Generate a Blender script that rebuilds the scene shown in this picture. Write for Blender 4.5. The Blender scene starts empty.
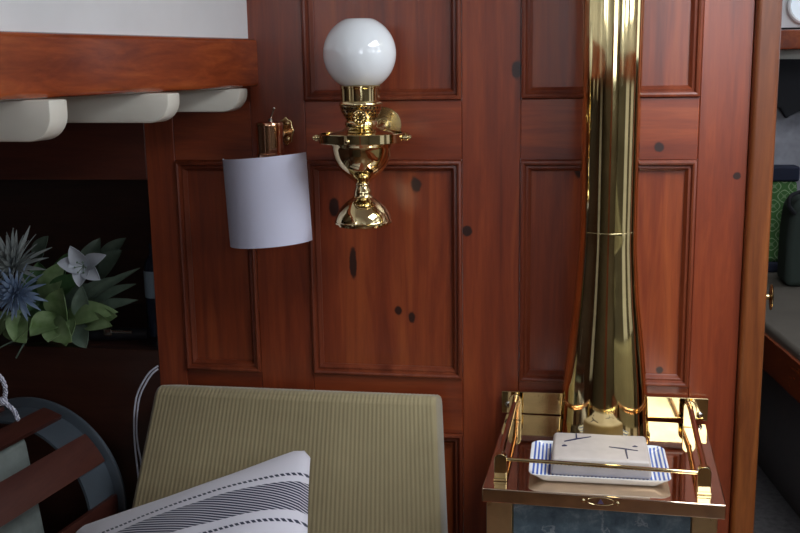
import bpy, bmesh, math, random
from mathutils import Vector, Matrix, noise
R = math.radians
C = bpy.context.scene.collection
random.seed(7)

# ------------------------------------------------------------------ camera
CAM = Vector((0.0, -1.85, 1.50))
FPX = 1000.0
RT = Vector((0.98571641, 0.16768398, -0.01565995))
UP = Vector((-0.01664721, 0.18954281, 0.98173132))
FW = Vector((-0.16758885, 0.96744799, -0.18962693))
cd = bpy.data.cameras.new('camera')
cam = bpy.data.objects.new('camera', cd)
C.objects.link(cam)
cd.sensor_width = 36.0
cd.lens = FPX / 800 * 36.0
cd.clip_start = 0.02
cam.matrix_world = Matrix(((RT.x, UP.x, -FW.x, CAM.x), (RT.y, UP.y, -FW.y, CAM.y), (RT.z, UP.z, -FW.z, CAM.z), (0, 0, 0, 1)))
bpy.context.scene.camera = cam


def ray(px, py):
    return RT * ((px - 400) / FPX) - UP * ((py - 266.5) / FPX) + FW


def at(px, py, y=0.0):
    """measured point on the plane parallel to the bulkhead at distance y"""
    r = ray(px, py)
    return CAM + r * ((y - CAM.y) / r.y)


def atz(px, py, z):
    r = ray(px, py)
    return CAM + r * ((z - CAM.z) / r.z)


# ------------------------------------------------------------------ object helpers
WM = {}


def thing(name, label, cat, loc=(0, 0, 0), rotz=0.0, group=None):
    o = bpy.data.objects.new(name, None)
    C.objects.link(o)
    o.empty_display_size = 0.05
    o.location = loc
    o.rotation_euler = (0, 0, rotz)
    WM[o.name] = Matrix.Translation(loc) @ Matrix.Rotation(rotz, 4, 'Z')
    o['label'] = label
    o['category'] = cat
    if group:
        o['group'] = group
    return o


def obj(name, bm, mats, parent=None, label=None, cat=None, group=None, kind=None, sharp=35, origin=None, smooth=True):
    """bm is in world coordinates; linked as ONE mesh object (under parent if given)"""
    me = bpy.data.meshes.new(name)
    if parent is not None:
        m = WM[parent.name]
        bm.transform(m.inverted())
    elif origin is None:
        if kind != 'structure':
            co = [v.co for v in bm.verts]
            lo = Vector([min(c[i] for c in co) for i in range(3)])
            hi = Vector([max(c[i] for c in co) for i in range(3)])
            origin = Vector(((lo.x + hi.x) / 2, (lo.y + hi.y) / 2, lo.z))
        else:
            origin = Vector((0, 0, 0))
    if parent is None:
        bm.transform(Matrix.Translation(-Vector(origin)))
    bmesh.ops.recalc_face_normals(bm, faces=bm.faces[:])
    bm.to_mesh(me)
    bm.free()
    if not isinstance(mats, (list, tuple)):
        mats = [mats]
    for mm in mats:
        me.materials.append(mm)
    if smooth:
        for p in me.polygons:
            p.use_smooth = True
        me.set_sharp_from_angle(angle=R(sharp))
    o = bpy.data.objects.new(name, me)
    C.objects.link(o)
    if smooth and sharp <= 36:
        wn = o.modifiers.new('weighted_normal', 'WEIGHTED_NORMAL')
        wn.keep_sharp = True
        wn.weight = 90
    if parent is not None:
        o.parent = parent
        WM[o.name] = WM[parent.name].copy()
    else:
        o.location = origin
        WM[o.name] = Matrix.Translation(origin)
    if label:
        o['label'] = label
    if cat:
        o['category'] = cat
    if group:
        o['group'] = group
    if kind:
        o['kind'] = kind
    return o


def struct(name, bm, mats, parent=None, label=None, cat=None, **k):
    return obj(name, bm, mats, parent, label, cat, kind=None if parent else 'structure', **k)


def B():
    return bmesh.new()


def merge(bm, tmp, mat=0):
    for f in tmp.faces:
        f.material_index = mat
    me = bpy.data.meshes.new('tmp')
    tmp.to_mesh(me)
    tmp.free()
    bm.from_mesh(me)
    bpy.data.meshes.remove(me)
    return bm


def box(bm, x0, x1, y0, y1, z0, z1, bev=0.0, seg=2, mat=0, M=None):
    t = bmesh.new()
    bmesh.ops.create_cube(t, size=1.0)
    t.transform(Matrix.Translation(((x0 + x1) / 2, (y0 + y1) / 2, (z0 + z1) / 2)) @ Matrix.Diagonal((abs(x1 - x0), abs(y1 - y0), abs(z1 - z0), 1)))
    if bev > 0:
        bmesh.ops.bevel(t, geom=t.edges[:], offset=bev, segments=seg, profile=0.5, affect='EDGES')
    if M is not None:
        t.transform(M)
    return merge(bm, t, mat)


def frame_from(axis, ref=None):
    z = Vector(axis).normalized()
    ref = Vector(ref) if ref is not None else (Vector((0, 0, 1)) if abs(z.z) < 0.9 else Vector((1, 0, 0)))
    x = ref.cross(z).normalized()
    y = z.cross(x)
    return Matrix(((x.x, y.x, z.x), (x.y, y.y, z.y), (x.z, y.z, z.z)))


def lathe(bm, prof, c, axis=(0, 0, 1), seg=64, a0=0.0, a1=2 * math.pi, mat=0, caps=True):
    """prof: (r, h) along axis from c"""
    m = frame_from(axis)
    c = Vector(c)
    full = abs(a1 - a0 - 2 * math.pi) < 1e-6
    n = seg if full else seg + 1
    rings = []
    for r, h in prof:
        if r < 1e-6:
            rings.append([bm.verts.new(c + m @ Vector((0, 0, h)))])
        else:
            rings.append([bm.verts.new(c + m @ Vector((r * math.cos(a0 + (a1 - a0) * i / seg), r * math.sin(a0 + (a1 - a0) * i / seg), h))) for i in range(n)])
    for a, b in zip(rings, rings[1:]):
        for i in range(seg):
            j = (i + 1) % n
            if len(a) == 1 and len(b) == 1:
                continue
            if len(a) == 1:
                f = bm.faces.new((a[0], b[i], b[j]))
            elif len(b) == 1:
                f = bm.faces.new((a[i], a[j], b[0]))
            else:
                f = bm.faces.new((a[i], a[j], b[j], b[i]))
            f.material_index = mat
    if caps and full:
        for rg in (rings[0], rings[-1]):
            if len(rg) > 2 and rings[0] is not rings[-1]:
                try:
                    f = bm.faces.new(rg)
                    f.material_index = mat
                except ValueError:
                    pass
    return bm


def cyl(bm, p, q, r, seg=20, bev=0.0, mat=0):
    p, q = Vector(p), Vector(q)
    L = (q - p).length
    if bev:
        pr = [(r - bev, 0), (r - bev * .3, bev * .3), (r, bev), (r, L - bev), (r - bev * .3, L - bev * .3), (r - bev, L)]
    else:
        pr = [(r, 0), (r, L)]
    return lathe(bm, pr, p, (q - p), seg, mat=mat)


def ball(bm, c, r, sx=1, sy=1, sz=1, seg=20, mat=0):
    t = bmesh.new()
    bmesh.ops.create_uvsphere(t, u_segments=seg, v_segments=max(8, seg // 2), radius=r)
    t.transform(Matrix.Translation(c) @ Matrix.Diagonal((sx, sy, sz, 1)))
    return merge(bm, t, mat)


def smooth_path(pts, n=8):
    pts = [Vector(p) for p in pts]
    out = []
    for i in range(len(pts) - 1):
        p0 = pts[max(i - 1, 0)]
        p1, p2 = pts[i], pts[i + 1]
        p3 = pts[min(i + 2, len(pts) - 1)]
        for k in range(n):
            t = k / n
            out.append(0.5 * ((2 * p1) + (-p0 + p2) * t + (2 * p0 - 5 * p1 + 4 * p2 - p3) * t * t + (-p0 + 3 * p1 - 3 * p2 + p3) * t ** 3))
    out.append(pts[-1])
    return out


def tube(bm, pts, r, seg=12, mat=0, closed=False):
    pts = [Vector(p) for p in pts]
    n = len(pts)
    rr = r if isinstance(r, (list, tuple)) else [r] * n
    up = None
    rings = []
    for i, p in enumerate(pts):
        if closed:
            d = pts[(i + 1) % n] - pts[i - 1]
        else:
            d = pts[min(i + 1, n - 1)] - pts[max(i - 1, 0)]
        d.normalize()
        if up is None:
            up = Vector((0, 0, 1)) if abs(d.z) < .9 else Vector((1, 0, 0))
        x = up.cross(d).normalized()
        up = d.cross(x).normalized()
        rings.append([bm.verts.new(p + (x * math.cos(2 * math.pi * k / seg) + up * math.sin(2 * math.pi * k / seg)) * rr[i]) for k in range(seg)])
    for i in range(n if closed else n - 1):
        a, b = rings[i], rings[(i + 1) % n]
        for k in range(seg):
            f = bm.faces.new((a[k], a[(k + 1) % seg], b[(k + 1) % seg], b[k]))
            f.material_index = mat
    if not closed:
        for rg in (rings[0], rings[-1]):
            f = bm.faces.new(rg)
            f.material_index = mat
    return bm


def prism(bm, poly, vec, mat=0, bev=0.0, seg=2):
    """closed polygon of points extruded by vec"""
    t = bmesh.new()
    vec = Vector(vec)
    a = [t.verts.new(Vector(p)) for p in poly]
    b = [t.verts.new(Vector(p) + vec) for p in poly]
    n = len(a)
    t.faces.new(a)
    t.faces.new(b[::-1])
    for i in range(n):
        t.faces.new((a[i], b[i], b[(i + 1) % n], a[(i + 1) % n]))
    if bev > 0:
        bmesh.ops.recalc_face_normals(t, faces=t.faces[:])
        bmesh.ops.bevel(t, geom=[e for e in t.edges if e.calc_face_angle(0) > R(30)], offset=bev, segments=seg, profile=.5, affect='EDGES')
    return merge(bm, t, mat)


def rect_frame(bm, x0, x1, z0, z1, prof, mat=0):
    """mitred moulding round a rectangle in the xz plane; prof (inset, y)"""
    loops = []
    for d, y in prof:
        loops.append([bm.verts.new((x, y, z)) for x, z in ((x0 + d, z0 + d), (x1 - d, z0 + d), (x1 - d, z1 - d), (x0 + d, z1 - d))])
    for a, b in zip(loops, loops[1:]):
        for i in range(4):
            j = (i + 1) % 4
            bm.faces.new((a[i], a[j], b[j], b[i])).material_index = mat
    return bm


def grid(bm, f, nu, nv, mat=0):
    vs = [[bm.verts.new(f(i / nu, j / nv)) for j in range(nv + 1)] for i in range(nu + 1)]
    for i in range(nu):
        for j in range(nv):
            bm.faces.new((vs[i][j], vs[i + 1][j], vs[i + 1][j + 1], vs[i][j + 1])).material_index = mat
    return vs


# ------------------------------------------------------------------ materials
def srgb(r, g, b):
    f = lambda c: c / 12.92 if c <= .04045 else ((c + .055) / 1.055) ** 2.4
    return (f(r / 255), f(g / 255), f(b / 255), 1.0)


class NT:
    def __init__(self, name):
        self.m = bpy.data.materials.new(name)
        self.m.use_nodes = True
        self.t = self.m.node_tree
        self.b = self.t.nodes['Principled BSDF']

    def n(self, typ, **k):
        nd = self.t.nodes.new(typ)
        for a, v in k.items():
            setattr(nd, a, v)
        return nd

    def link(self, a, b):
        self.t.links.new(a, b)

    def val(self, sock, v):
        if hasattr(v, 'is_output') or hasattr(v, 'links'):
            self.link(v, sock)
        else:
            sock.default_value = v

    def math(self, op, a, b=0.0, c=None):
        nd = self.n('ShaderNodeMath', operation=op)
        self.val(nd.inputs[0], a)
        self.val(nd.inputs[1], b)
        if c is not None:
            self.val(nd.inputs[2], c)
        return nd.outputs[0]

    def mix(self, fac, a, b, blend='MIX'):
        nd = self.n('ShaderNodeMix', data_type='RGBA', blend_type=blend)
        self.val(nd.inputs[0], fac)
        self.val(nd.inputs[6], a)
        self.val(nd.inputs[7], b)
        return nd.outputs[2]

    def ramp(self, fac, stops, interp='LINEAR'):
        nd = self.n('ShaderNodeValToRGB')
        nd.color_ramp.interpolation = interp
        e = nd.color_ramp.elements
        while len(e) < len(stops):
            e.new(0.5)
        for el, (p, c) in zip(e, stops):
            el.position = p
            el.color = c if len(c) == 4 else (*c, 1)
        self.val(nd.inputs[0], fac)
        return nd.outputs[0]

    def coord(self, scale=(1, 1, 1), rot=(0, 0, 0), loc=(0, 0, 0)):
        tc = self.n('ShaderNodeTexCoord')
        mp = self.n('ShaderNodeMapping')
        mp.inputs['Scale'].default_value = scale
        mp.inputs['Rotation'].default_value = rot
        mp.inputs['Location'].default_value = loc
        self.link(tc.outputs['Object'], mp.inputs['Vector'])
        return mp.outputs[0]

    def noise(self, vec, scale, detail=4, rough=.55, dist=0.0):
        nd = self.n('ShaderNodeTexNoise')
        self.link(vec, nd.inputs['Vector'])
        nd.inputs['Scale'].default_value = scale
        nd.inputs['Detail'].default_value = detail
        nd.inputs['Roughness'].default_value = rough
        nd.inputs['Distortion'].default_value = dist
        return nd.outputs[0]

    def bump(self, h, strength=.2, dist=.002):
        nd = self.n('ShaderNodeBump')
        nd.inputs['Strength'].default_value = strength
        nd.inputs['Distance'].default_value = dist
        self.link(h, nd.inputs['Height'])
        self.link(nd.outputs[0], self.b.inputs['Normal'])

    def set(self, **k):
        names = dict(color='Base Color', metal='Metallic', rough='Roughness', coat='Coat Weight', coat_rough='Coat Roughness', ior='IOR', spec='Specular IOR Level',
                     sheen='Sheen Weight', trans='Transmission Weight', sss='Subsurface Weight')
        for a, v in k.items():
            self.val(self.b.inputs[names[a]], v)
        return self


def plain(name, col, rough=.5, metal=0.0, vary=.06, scale=9, **k):
    t = NT(name)
    nz = t.noise(t.coord(), scale, 3)
    dark = tuple(c * (1 - vary * 2) for c in col[:3]) + (1,)
    lite = tuple(min(1, c * (1 + vary)) for c in col[:3]) + (1,)
    t.set(color=t.ramp(nz, [(.3, dark), (.7, lite)]), rough=rough, metal=metal, **k)
    return t.m


def wood(name, c0, c1, c2, grain='Z', rough=.40, coat=.9, knots=(), tone=1.0, streak=1.0, coat_rough=.27):
    """varnished wood: long streaks, fine pores, optional knots at given world points"""
    t = NT(name)
    s = {'X': (.09, 1, 1), 'Y': (1, .09, 1), 'Z': (1, 1, .07)}[grain]
    co = t.coord(s)
    big = t.noise(co, 9, 2, .5, .6)
    mid = t.noise(co, 38, 4, .6, .9)
    fine = t.noise(co, 230, 3, .6)
    f = t.math('ADD', t.math('MULTIPLY', big, .5), t.math('MULTIPLY', mid, .5))
    col = t.ramp(f, [(.33, c0), (.5, c1), (.68, c2)])
    pore = t.math('MULTIPLY_ADD', fine, .45 * streak, 1 - .25 * streak)
    mul = t.n('ShaderNodeVectorMath', operation='SCALE')
    t.link(col, mul.inputs[0])
    t.link(pore, mul.inputs[3])
    col = mul.outputs[0]
    if knots:
        tc = t.n('ShaderNodeTexCoord')
        wob = t.n('ShaderNodeTexNoise')
        t.link(tc.outputs['Object'], wob.inputs['Vector'])
        wob.inputs['Scale'].default_value = 60
        total = None
        for (k, rx, rz) in knots:
            sub = t.n('ShaderNodeVectorMath', operation='SUBTRACT')
            t.link(tc.outputs['Object'], sub.inputs[0])
            sub.inputs[1].default_value = (k[0], 0, k[2])
            sc = t.n('ShaderNodeVectorMath', operation='MULTIPLY')
            t.link(sub.outputs[0], sc.inputs[0])
            sc.inputs[1].default_value = (1 / rx, 0, 1 / rz)
            ln = t.n('ShaderNodeVectorMath', operation='LENGTH')
            t.link(sc.outputs[0], ln.inputs[0])
            d = t.math('ADD', ln.outputs['Value'], t.math('MULTIPLY_ADD', wob.outputs[0], .9, -.45))
            mr = t.n('ShaderNodeMapRange', interpolation_type='SMOOTHSTEP')
            t.link(d, mr.inputs[0])
            mr.inputs[1].default_value = .75
            mr.inputs[2].default_value = 1.25
            mr.inputs[3].default_value = 1
            mr.inputs[4].default_value = 0
            total = mr.outputs[0] if total is None else t.math('MAXIMUM', total, mr.outputs[0])
        col = t.mix(t.math('MULTIPLY', total, .92), col, (.012, .004, .003, 1))
    t.set(color=col, rough=rough, coat=coat, coat_rough=coat_rough, spec=.4)
    t.bump(fine, .08, .0006)
    return t.m


def kn(px, py, rx, rz):
    return (tuple(at(px, py, 0.0)), rx * 1.15, rz * 1.2)


KNOTS = [kn(415, 185, .009, .013), kn(352, 265, .006, .026), kn(397.5, 312, .006, .007), kn(411, 318, .006, .009), kn(467, 231, .008, .008),
         kn(517, 70, .008, .014), kn(659, 147, .008, .007), kn(579, 172, .007, .01), kn(333, 208, .008, .014), kn(737, 176, .006, .005), kn(660, 372, .006, .006)]
P0, P1, P2 = (.115, .016, .0052, 1), (.225, .037, .0098, 1), (.34, .070, .017, 1)
M_stile = wood('varnished_pine_upright', P0, P1, P2, 'Z', knots=KNOTS)
M_rail = wood('varnished_pine_across', P0, P1, P2, 'X', knots=KNOTS)
M_panel = wood('varnished_pine_panel', (.105, .0145, .0046, 1), (.225, .037, .0092, 1), (.35, .075, .017, 1), 'Z', knots=KNOTS)
M_mould = wood('dark_moulding', (.095, .017, .006, 1), (.165, .031, .0105, 1), (.24, .054, .018, 1), 'Z', rough=.42, coat=.25, coat_rough=.3)
M_post = wood('honey_pine_post', (.085, .020, .005, 1), (.165, .043, .010, 1), (.27, .082, .018, 1), 'Z', rough=.4, coat=.45, streak=1.4)
M_carlin = wood('varnished_mahogany', (.15, .022, .007, 1), (.30, .056, .013, 1), (.46, .11, .025, 1), 'Y', rough=.2, coat=.8)
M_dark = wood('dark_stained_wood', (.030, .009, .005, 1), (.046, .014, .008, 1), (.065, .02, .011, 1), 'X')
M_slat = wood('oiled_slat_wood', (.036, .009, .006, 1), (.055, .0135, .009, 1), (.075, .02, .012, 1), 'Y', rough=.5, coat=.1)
M_header = wood('shade_toned_wood', (.050, .012, .007, 1), (.085, .018, .010, 1), (.12, .027, .013, 1), 'X')  # under-deck shade put into the header's wood colour
M_floor = wood('cabin_sole', (.10, .05, .025, 1), (.16, .08, .04, 1), (.22, .12, .06, 1), 'Y')
M_white = plain('gloss_white_paint', (.86, .87, .88, 1), .22, vary=.02, coat=.4)
M_beam = plain('cream_paint', (.74, .71, .62, 1), .38, vary=.03)


def brass_mat(name, col, rough, spots=.0):
    t = NT(name)
    co = t.coord()
    n1 = t.noise(co, 22, 3)
    n2 = t.noise(co, 240, 2)
    d = tuple(c * .86 for c in col[:3]) + (1,)
    c = t.ramp(n1, [(.35, d), (.65, col)])
    if spots:
        c = t.mix(t.ramp(n2, [(.66, (0, 0, 0, 1)), (.74, (1, 1, 1, 1))]), c, tuple(x * .45 for x in col[:3]) + (1,))
    t.set(color=c, metal=1.0, rough=t.math('MULTIPLY_ADD', n1, rough * .8, rough * .6))
    return t.m


M_brass = brass_mat('polished_brass', (.84, .69, .38, 1), .06)
M_flue = brass_mat('polished_flue_brass', (.83, .68, .35, 1), .07)
M_plate = brass_mat('rubbed_brass', (.84, .68, .36, 1), .07, spots=1)
M_top = brass_mat('reddish_brass', (.82, .66, .50, 1), .05)
M_dull = brass_mat('aged_brass', (.62, .47, .24, 1), .2)
M_copper = brass_mat('copper', (.80, .46, .28, 1), .12)
M_chrome = plain('nickel', (.55, .53, .50, 1), .15, 1.0, .03)
M_steel = plain('grey_steel', (.08, .098, .118, 1), .4, .3, .08)
M_darkslot = plain('dark_slot', (.02, .016, .012, 1), .6)


def opal():
    t = NT('opal_glass')
    t.set(color=(.90, .94, .97, 1), rough=.06, coat=.5, coat_rough=.03, sss=.15)
    t.b.inputs['Subsurface Radius'].default_value = (.02, .02, .02)
    return t.m


def linen():
    t = NT('white_linen_shade')
    w = t.noise(t.coord((1, 1, 1)), 900, 2)
    t.set(color=(.62, .62, .76, 1), rough=.85, sheen=.1)
    t.bump(w, .15, .0005)
    return t.m


def cord():
    t = NT('olive_corduroy')
    co = t.coord()
    nz = t.noise(co, 5, 3)
    f2 = t.noise(co, 400, 2)
    c = t.ramp(nz, [(.3, (.235, .188, .098, 1)), (.7, (.320, .264, .142, 1))])
    geo = t.n('ShaderNodeSeparateXYZ')
    t.link(co, geo.inputs[0])
    wv = t.math('SINE', t.math('MULTIPLY', geo.outputs[0], 2 * math.pi / .0077))
    c = t.mix(t.math('MULTIPLY_ADD', wv, .16, .16), (0, 0, 0, 1), c) if False else c
    t.set(color=c, rough=.92, sheen=.35)
    t.bump(f2, .25, .0008)
    return t.m


M_opal, M_linen, M_cord = opal(), linen(), cord()


def marble():
    t = NT('blue_grey_marble')
    co = t.coord()
    a = t.noise(co, 6, 6, .6, 1.0)
    b = t.noise(co, 40, 7, .72, .3)
    base = t.ramp(b, [(.3, (.045, .072, .095, 1)), (.52, (.095, .14, .17, 1)), (.75, (.24, .29, .31, 1))])
    v = t.math('ABSOLUTE', t.math('SUBTRACT', a, .5))
    t.set(color=t.mix(t.ramp(v, [(0, (.5, .5, .5, 1)), (.010, (0, 0, 0, 1))]), base, (.42, .45, .46, 1)), rough=.28)
    return t.m


M_marble = marble()

# ------------------------------------------------------------------ setting: bulkhead
ZT = 1.95
AX, BX, CX = (-.762, -.605), (-.498, -.201), (-.093, .221)
ROWS = ((.06, .805), (.918, 1.340), (1.451, 1.90))
NX, NZ = -.822, (.955, 1.302)          # niche opening right edge, bottom and top
bm = B()
for x0, x1 in ((NX, AX[0]), (AX[1], BX[0]), (BX[1], CX[0]), (CX[1], .3065)):
    box(bm, x0 + .0004, x1 - .0004, 0, .028, 0, ZT, .0012, 1, 0)
for (x0, x1) in (AX, BX, CX):
    for z0, z1 in ((0, .06), (.805, .918), (1.340, 1.451), (1.90, ZT)):
        box(bm, x0, x1, 0.0006, .028, z0, z1, .0012, 1, 1)
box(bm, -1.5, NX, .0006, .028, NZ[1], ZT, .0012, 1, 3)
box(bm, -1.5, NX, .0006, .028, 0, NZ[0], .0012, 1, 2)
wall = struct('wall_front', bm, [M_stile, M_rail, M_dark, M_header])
PROF = [(0, .004), (0, -.003), (.0015, -.006), (.005, -.0075), (.008, -.006), (.0095, -.001), (.0105, .0005), (.0145, -.0005), (.017, .002), (.0185, .006), (.0205, .0075), (.0205, .011)]
for (x0, x1) in (AX, BX, CX):
    for z0, z1 in ROWS:
        if x0 == AX[0] and z0 > 1.4:
            box_ = box(B(), x0, x1, .008, .020, z0, z1)
            obj('panel', box_, M_panel, wall)
            continue
        b2 = B()
        box(b2, x0 + .001, x1 - .001, .0105, .022, z0 + .001, z1 - .001)
        pn = obj('panel', b2, M_panel, wall)
        b2 = rect_frame(B(), x0, x1, z0, z1, PROF)
        obj('moulding', b2, M_mould, pn)

# post (door jamb), proud and lighter
bm = B()
box(bm, .3070, .3490, -.020, .06, 0, ZT, .009, 4)
post = struct('trim_1', bm, M_post)
k = at(768, 297, .0)
bm = B()
kc = Vector((.3580, .0, k.z))
lathe(bm, [(.0035, -.0095), (.0035, -.003), (.006, -.001), (.0165, .0), (.0172, .0012), (.0155, .0028), (.008, .0045), (0, .005)], kc, (1, 0, 0), 28)
for v in bm.verts:
    v.co.z = kc.z + (v.co.z - kc.z) * 1.42
obj('knob', bm, M_dull, post, label='oval dark brass knob')

# wall right of the doorway and lintel
bm = B()
box(bm, .95, 1.72, 0, .028, 0, ZT)
box(bm, .3495, .95, 0, .028, 1.86, ZT)
struct('wall_front_right', bm, M_stile)

# niche behind the bulkhead
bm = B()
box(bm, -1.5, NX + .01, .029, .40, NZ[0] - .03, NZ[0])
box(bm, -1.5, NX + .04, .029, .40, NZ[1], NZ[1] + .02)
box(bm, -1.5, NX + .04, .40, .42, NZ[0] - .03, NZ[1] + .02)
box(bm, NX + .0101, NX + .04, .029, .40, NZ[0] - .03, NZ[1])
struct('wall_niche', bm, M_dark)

# hull side, floor, ceiling with hatch openings, cabin sides
bm = B()
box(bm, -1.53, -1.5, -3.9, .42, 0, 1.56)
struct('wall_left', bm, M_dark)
bm = B()
box(bm, -1.53, 1.9, -3.9, 3.2, -.03, 0)
struct('floor', bm, M_floor)

# carlin: board under the cabin side, running aft and outwards
e0t, e0b = at(248, 38.3, 0), at(248, 87, 0)
f1 = at(0, 101, -.70)
f1t = at(0, 30, -.70)
p0 = Vector((-.586, 0, 0))
d = (Vector((f1.x, -.70, 0)) - p0)
zb0, zt0 = 1.4790, 1.5685
dz_b, dz_t = (f1.z - zb0) / .70, (f1t.z - zt0) / .70
LY = 3.5
dirx = d.x / .70
side = Vector((-1, -dirx, 0)).normalized()


def carlin_pt(y, z, off=0.0):
    """point on the carlin's inner face y metres aft of the bulkhead, off metres outboard"""
    return Vector((p0.x + dirx * y, -y, z)) + side * off


bm = B()
T = .030
sec = []
for kx, (yy) in enumerate((0.001, .7, 1.6, LY)):
    sl = yy if yy < .7 else .7 + (yy - .7) * .3
    zb, zt = zb0 + dz_b * sl, zt0 + dz_t * sl
    r = .009
    pts = []
    for cxo, cz, a0 in ((r, zt - r, 180), (T - .002, zt - .002, 90), (T - .002, zb + .002, 0), (r, zb + r, 270)):
        rr = r if cxo == r else .002
        rng = ((180, 90) if a0 == 180 else (90, 0) if a0 == 90 else (360, 270) if a0 == 0 else (270, 180))
        for q in range(6):
            a = R(rng[0] + (rng[1] - rng[0]) * q / 5)
            pts.append(carlin_pt(yy, cz + rr * math.sin(a), cxo + rr * math.cos(a)))
    sec.append([bm.verts.new(p) for p in pts])
for a, b in zip(sec, sec[1:]):
    for i in range(len(a)):
        j = (i + 1) % len(a)
        bm.faces.new((a[i], a[j], b[j], b[i]))
bm.faces.new(sec[0])
bm.faces.new(sec[-1])
struct('trim_2', bm, M_carlin)


def cabin_side(name, sx, xf, wins, mat):
    """upright cabin side with real window openings; xf(y) gives x of the face"""
    bm = B()
    ys = [0.0] + [q for w in wins for q in w[:2]] + [LY]
    zlo, zhi = 1.52, ZT + .02
    w0, w1 = 1.66, 1.86
    def seg(ya, yb, za, zb):
        a, b = xf(ya), xf(yb)
        prism(bm, [(a, -ya, za), (b, -yb, za), (b, -yb, zb), (a, -ya, zb)], (sx * .03, 0, 0))
    for i in range(len(ys) - 1):
        ya, yb = ys[i], ys[i + 1]
        if i % 2 == 0:
            seg(ya, yb, zlo, zhi)
        else:
            seg(ya, yb, zlo, w0)
            seg(ya, yb, w1, zhi)
    return struct(name, bm, mat)


xl = lambda y: p0.x - .017 + dirx * y
xr = lambda y: 1.72
cabin_side('wall_cabin_left', -1, xl, ((1.35, 1.85), (2.3, 2.8)), M_white)
cabin_side('wall_cabin_right', 1, xr, ((.45, .95), (1.3, 1.8), (2.2, 2.7)), M_white)
bm = B()
box(bm, 1.70, 1.73, -3.7, 3.0, 0, 1.53)
struct('wall_right', bm, plain('olive_lining_side', (.11, .095, .075, 1), .7))
bm = B()
box(bm, 1.69, 1.70, -3.7, 0, 1.46, 1.55, .004)
struct('trim_3', bm, M_carlin)

# side deck above the recess, with its painted beams
bm = B()
prism(bm, [carlin_pt(0, 1.552, T), carlin_pt(LY, 1.552, T), (-1.53, -LY, 1.552), (-1.53, 0, 1.552)], (0, 0, .02))
box(bm, -1.53, -.63, 0.001, .42, 1.552, 1.572)
struct('ceiling_side_deck', bm, M_beam)
BEAMS = (((55, 142), 1.420, 'nearest'), ((165, 123), 1.430, 'middle'), ((235, 112), 1.436, 'far'))
BL = {'nearest': 'rounded white deck beam under the mahogany board, cut by the left picture edge',
      'middle': 'rounded white deck beam under the mahogany board, between two others',
      'far': 'rounded white deck beam under the mahogany board, closest to the panelled bulkhead'}
for (px, zb, which) in BEAMS:
    w = atz(px[0], px[1], zb)
    yb = -w.y
    xf_ = carlin_pt(yb, 0).x
    xe = xf_ + {'nearest': .027, 'middle': .028, 'far': .009}[which]        # rounded inner end
    zt = 1.4725 if which == 'far' else 1.470
    zt = 1.552
    r = .034
    zcut = zb0 + dz_b * yb - .001
    poly = [(-1.49, w.y, zb + .012)]
    poly.append((xe - .25, w.y, zb + .002))
    for q in range(9):
        a = R(270 + 90 * q / 8)
        poly.append((xe - r + r * math.cos(a), w.y, zb + r + r * math.sin(a) * 1.0))
    poly.append((xe, w.y, zcut))
    poly.append((xf_ - .034, w.y, zcut))
    poly.append((xf_ - .034, w.y, zt))
    poly.append((-1.49, w.y, zt))
    bm = B()
    prism(bm, poly, (0, .048, 0), bev=.003, seg=2)
    o = obj('deck_beam', bm, M_beam, label=BL[which], cat='beam', group='deck beams under the side deck', sharp=40)

# coachroof with a hatch
bm = B()
HX, HY = (.22, .82), (-.98, -.32)
box(bm, -1.0, HX[0], -2.6, .04, ZT, ZT + .04)
box(bm, HX[1], 1.9, -2.6, .04, ZT, ZT + .04)
box(bm, .95, 1.9, -3.9, -2.6, ZT, ZT + .04)
box(bm, -1.0, .25, -3.9, -2.6, ZT, ZT + .04)
box(bm, .25, .95, -3.9, -3.5, ZT, ZT + .04)
box(bm, HX[0], HX[1], -2.6, HY[0], ZT, ZT + .04)
box(bm, HX[0], HX[1], HY[1], .04, ZT, ZT + .04)
struct('ceiling', bm, M_white)
# aft bulkhead with companionway opening
bm = B()
ya, yb2 = -3.56, -3.5
box(bm, -1.53, .25, ya, yb2, 0, 1.62, 0, 1, 0)
box(bm, .95, 1.73, ya, yb2, 0, 1.62, 0, 1, 0)
box(bm, -1.53, .25, ya, yb2, 1.62, 1.70, 0, 1, 1)
box(bm, .95, 1.73, ya, yb2, 1.62, 1.70, 0, 1, 1)
box(bm, -1.53, .25, ya, yb2, 1.70, ZT, 0, 1, 2)
box(bm, .95, 1.73, ya, yb2, 1.70, ZT, 0, 1, 2)
box(bm, .25, .95, ya, yb2, 0, 1.45, 0, 1, 0)
bm2 = B()
box(bm2, -.03, .20, -3.499, -3.47, 0, 1.69, .004)
struct('added_streak_post', bm2, M_stile)  # added unseen upright, shows as a warm streak in the flue
bm2 = B()
box(bm2, -1.499, -1.485, -2.3, -1.75, .75, 1.5, .004)
struct('added_reflector_left', bm2, M_white)  # added unseen white strip, reflects as a pale streak in the flue
bm2 = B()
box(bm2, 1.685, 1.699, -1.25, -.75, .93, 1.45, .004)
box(bm2, 1.685, 1.699, -.45, -.1, .93, 1.45, .004)
struct('added_reflector_right', bm2, M_white)  # white panels added out of view for pale streaks on the flue
M_oliv = plain('olive_lining', (.115, .095, .07, 1), .7)
struct('wall_back', bm, [M_oliv, M_post, M_white])
bm = B()
for z0, z1, mi in ((0, 1.42, 0), (1.42, 1.50, 1), (1.50, ZT, 2)):
    box(bm, -1.5, -.10, -2.66, -2.60, z0, z1, 0, 1, mi)
box(bm, -.10, -.04, -2.68, -2.58, 0, ZT, .012, 3, 1)
struct('light_block_partition', bm, [M_oliv, M_post, M_white])  # unseen partition added to keep companionway light off the left side
bm = B()
box(bm, 1.10, 1.699, -3.4, -.3, 0, .42, .01, 2, 0)
box(bm, 1.48, 1.699, -3.4, -.3, .42, .92, .04, 3, 1)
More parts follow.
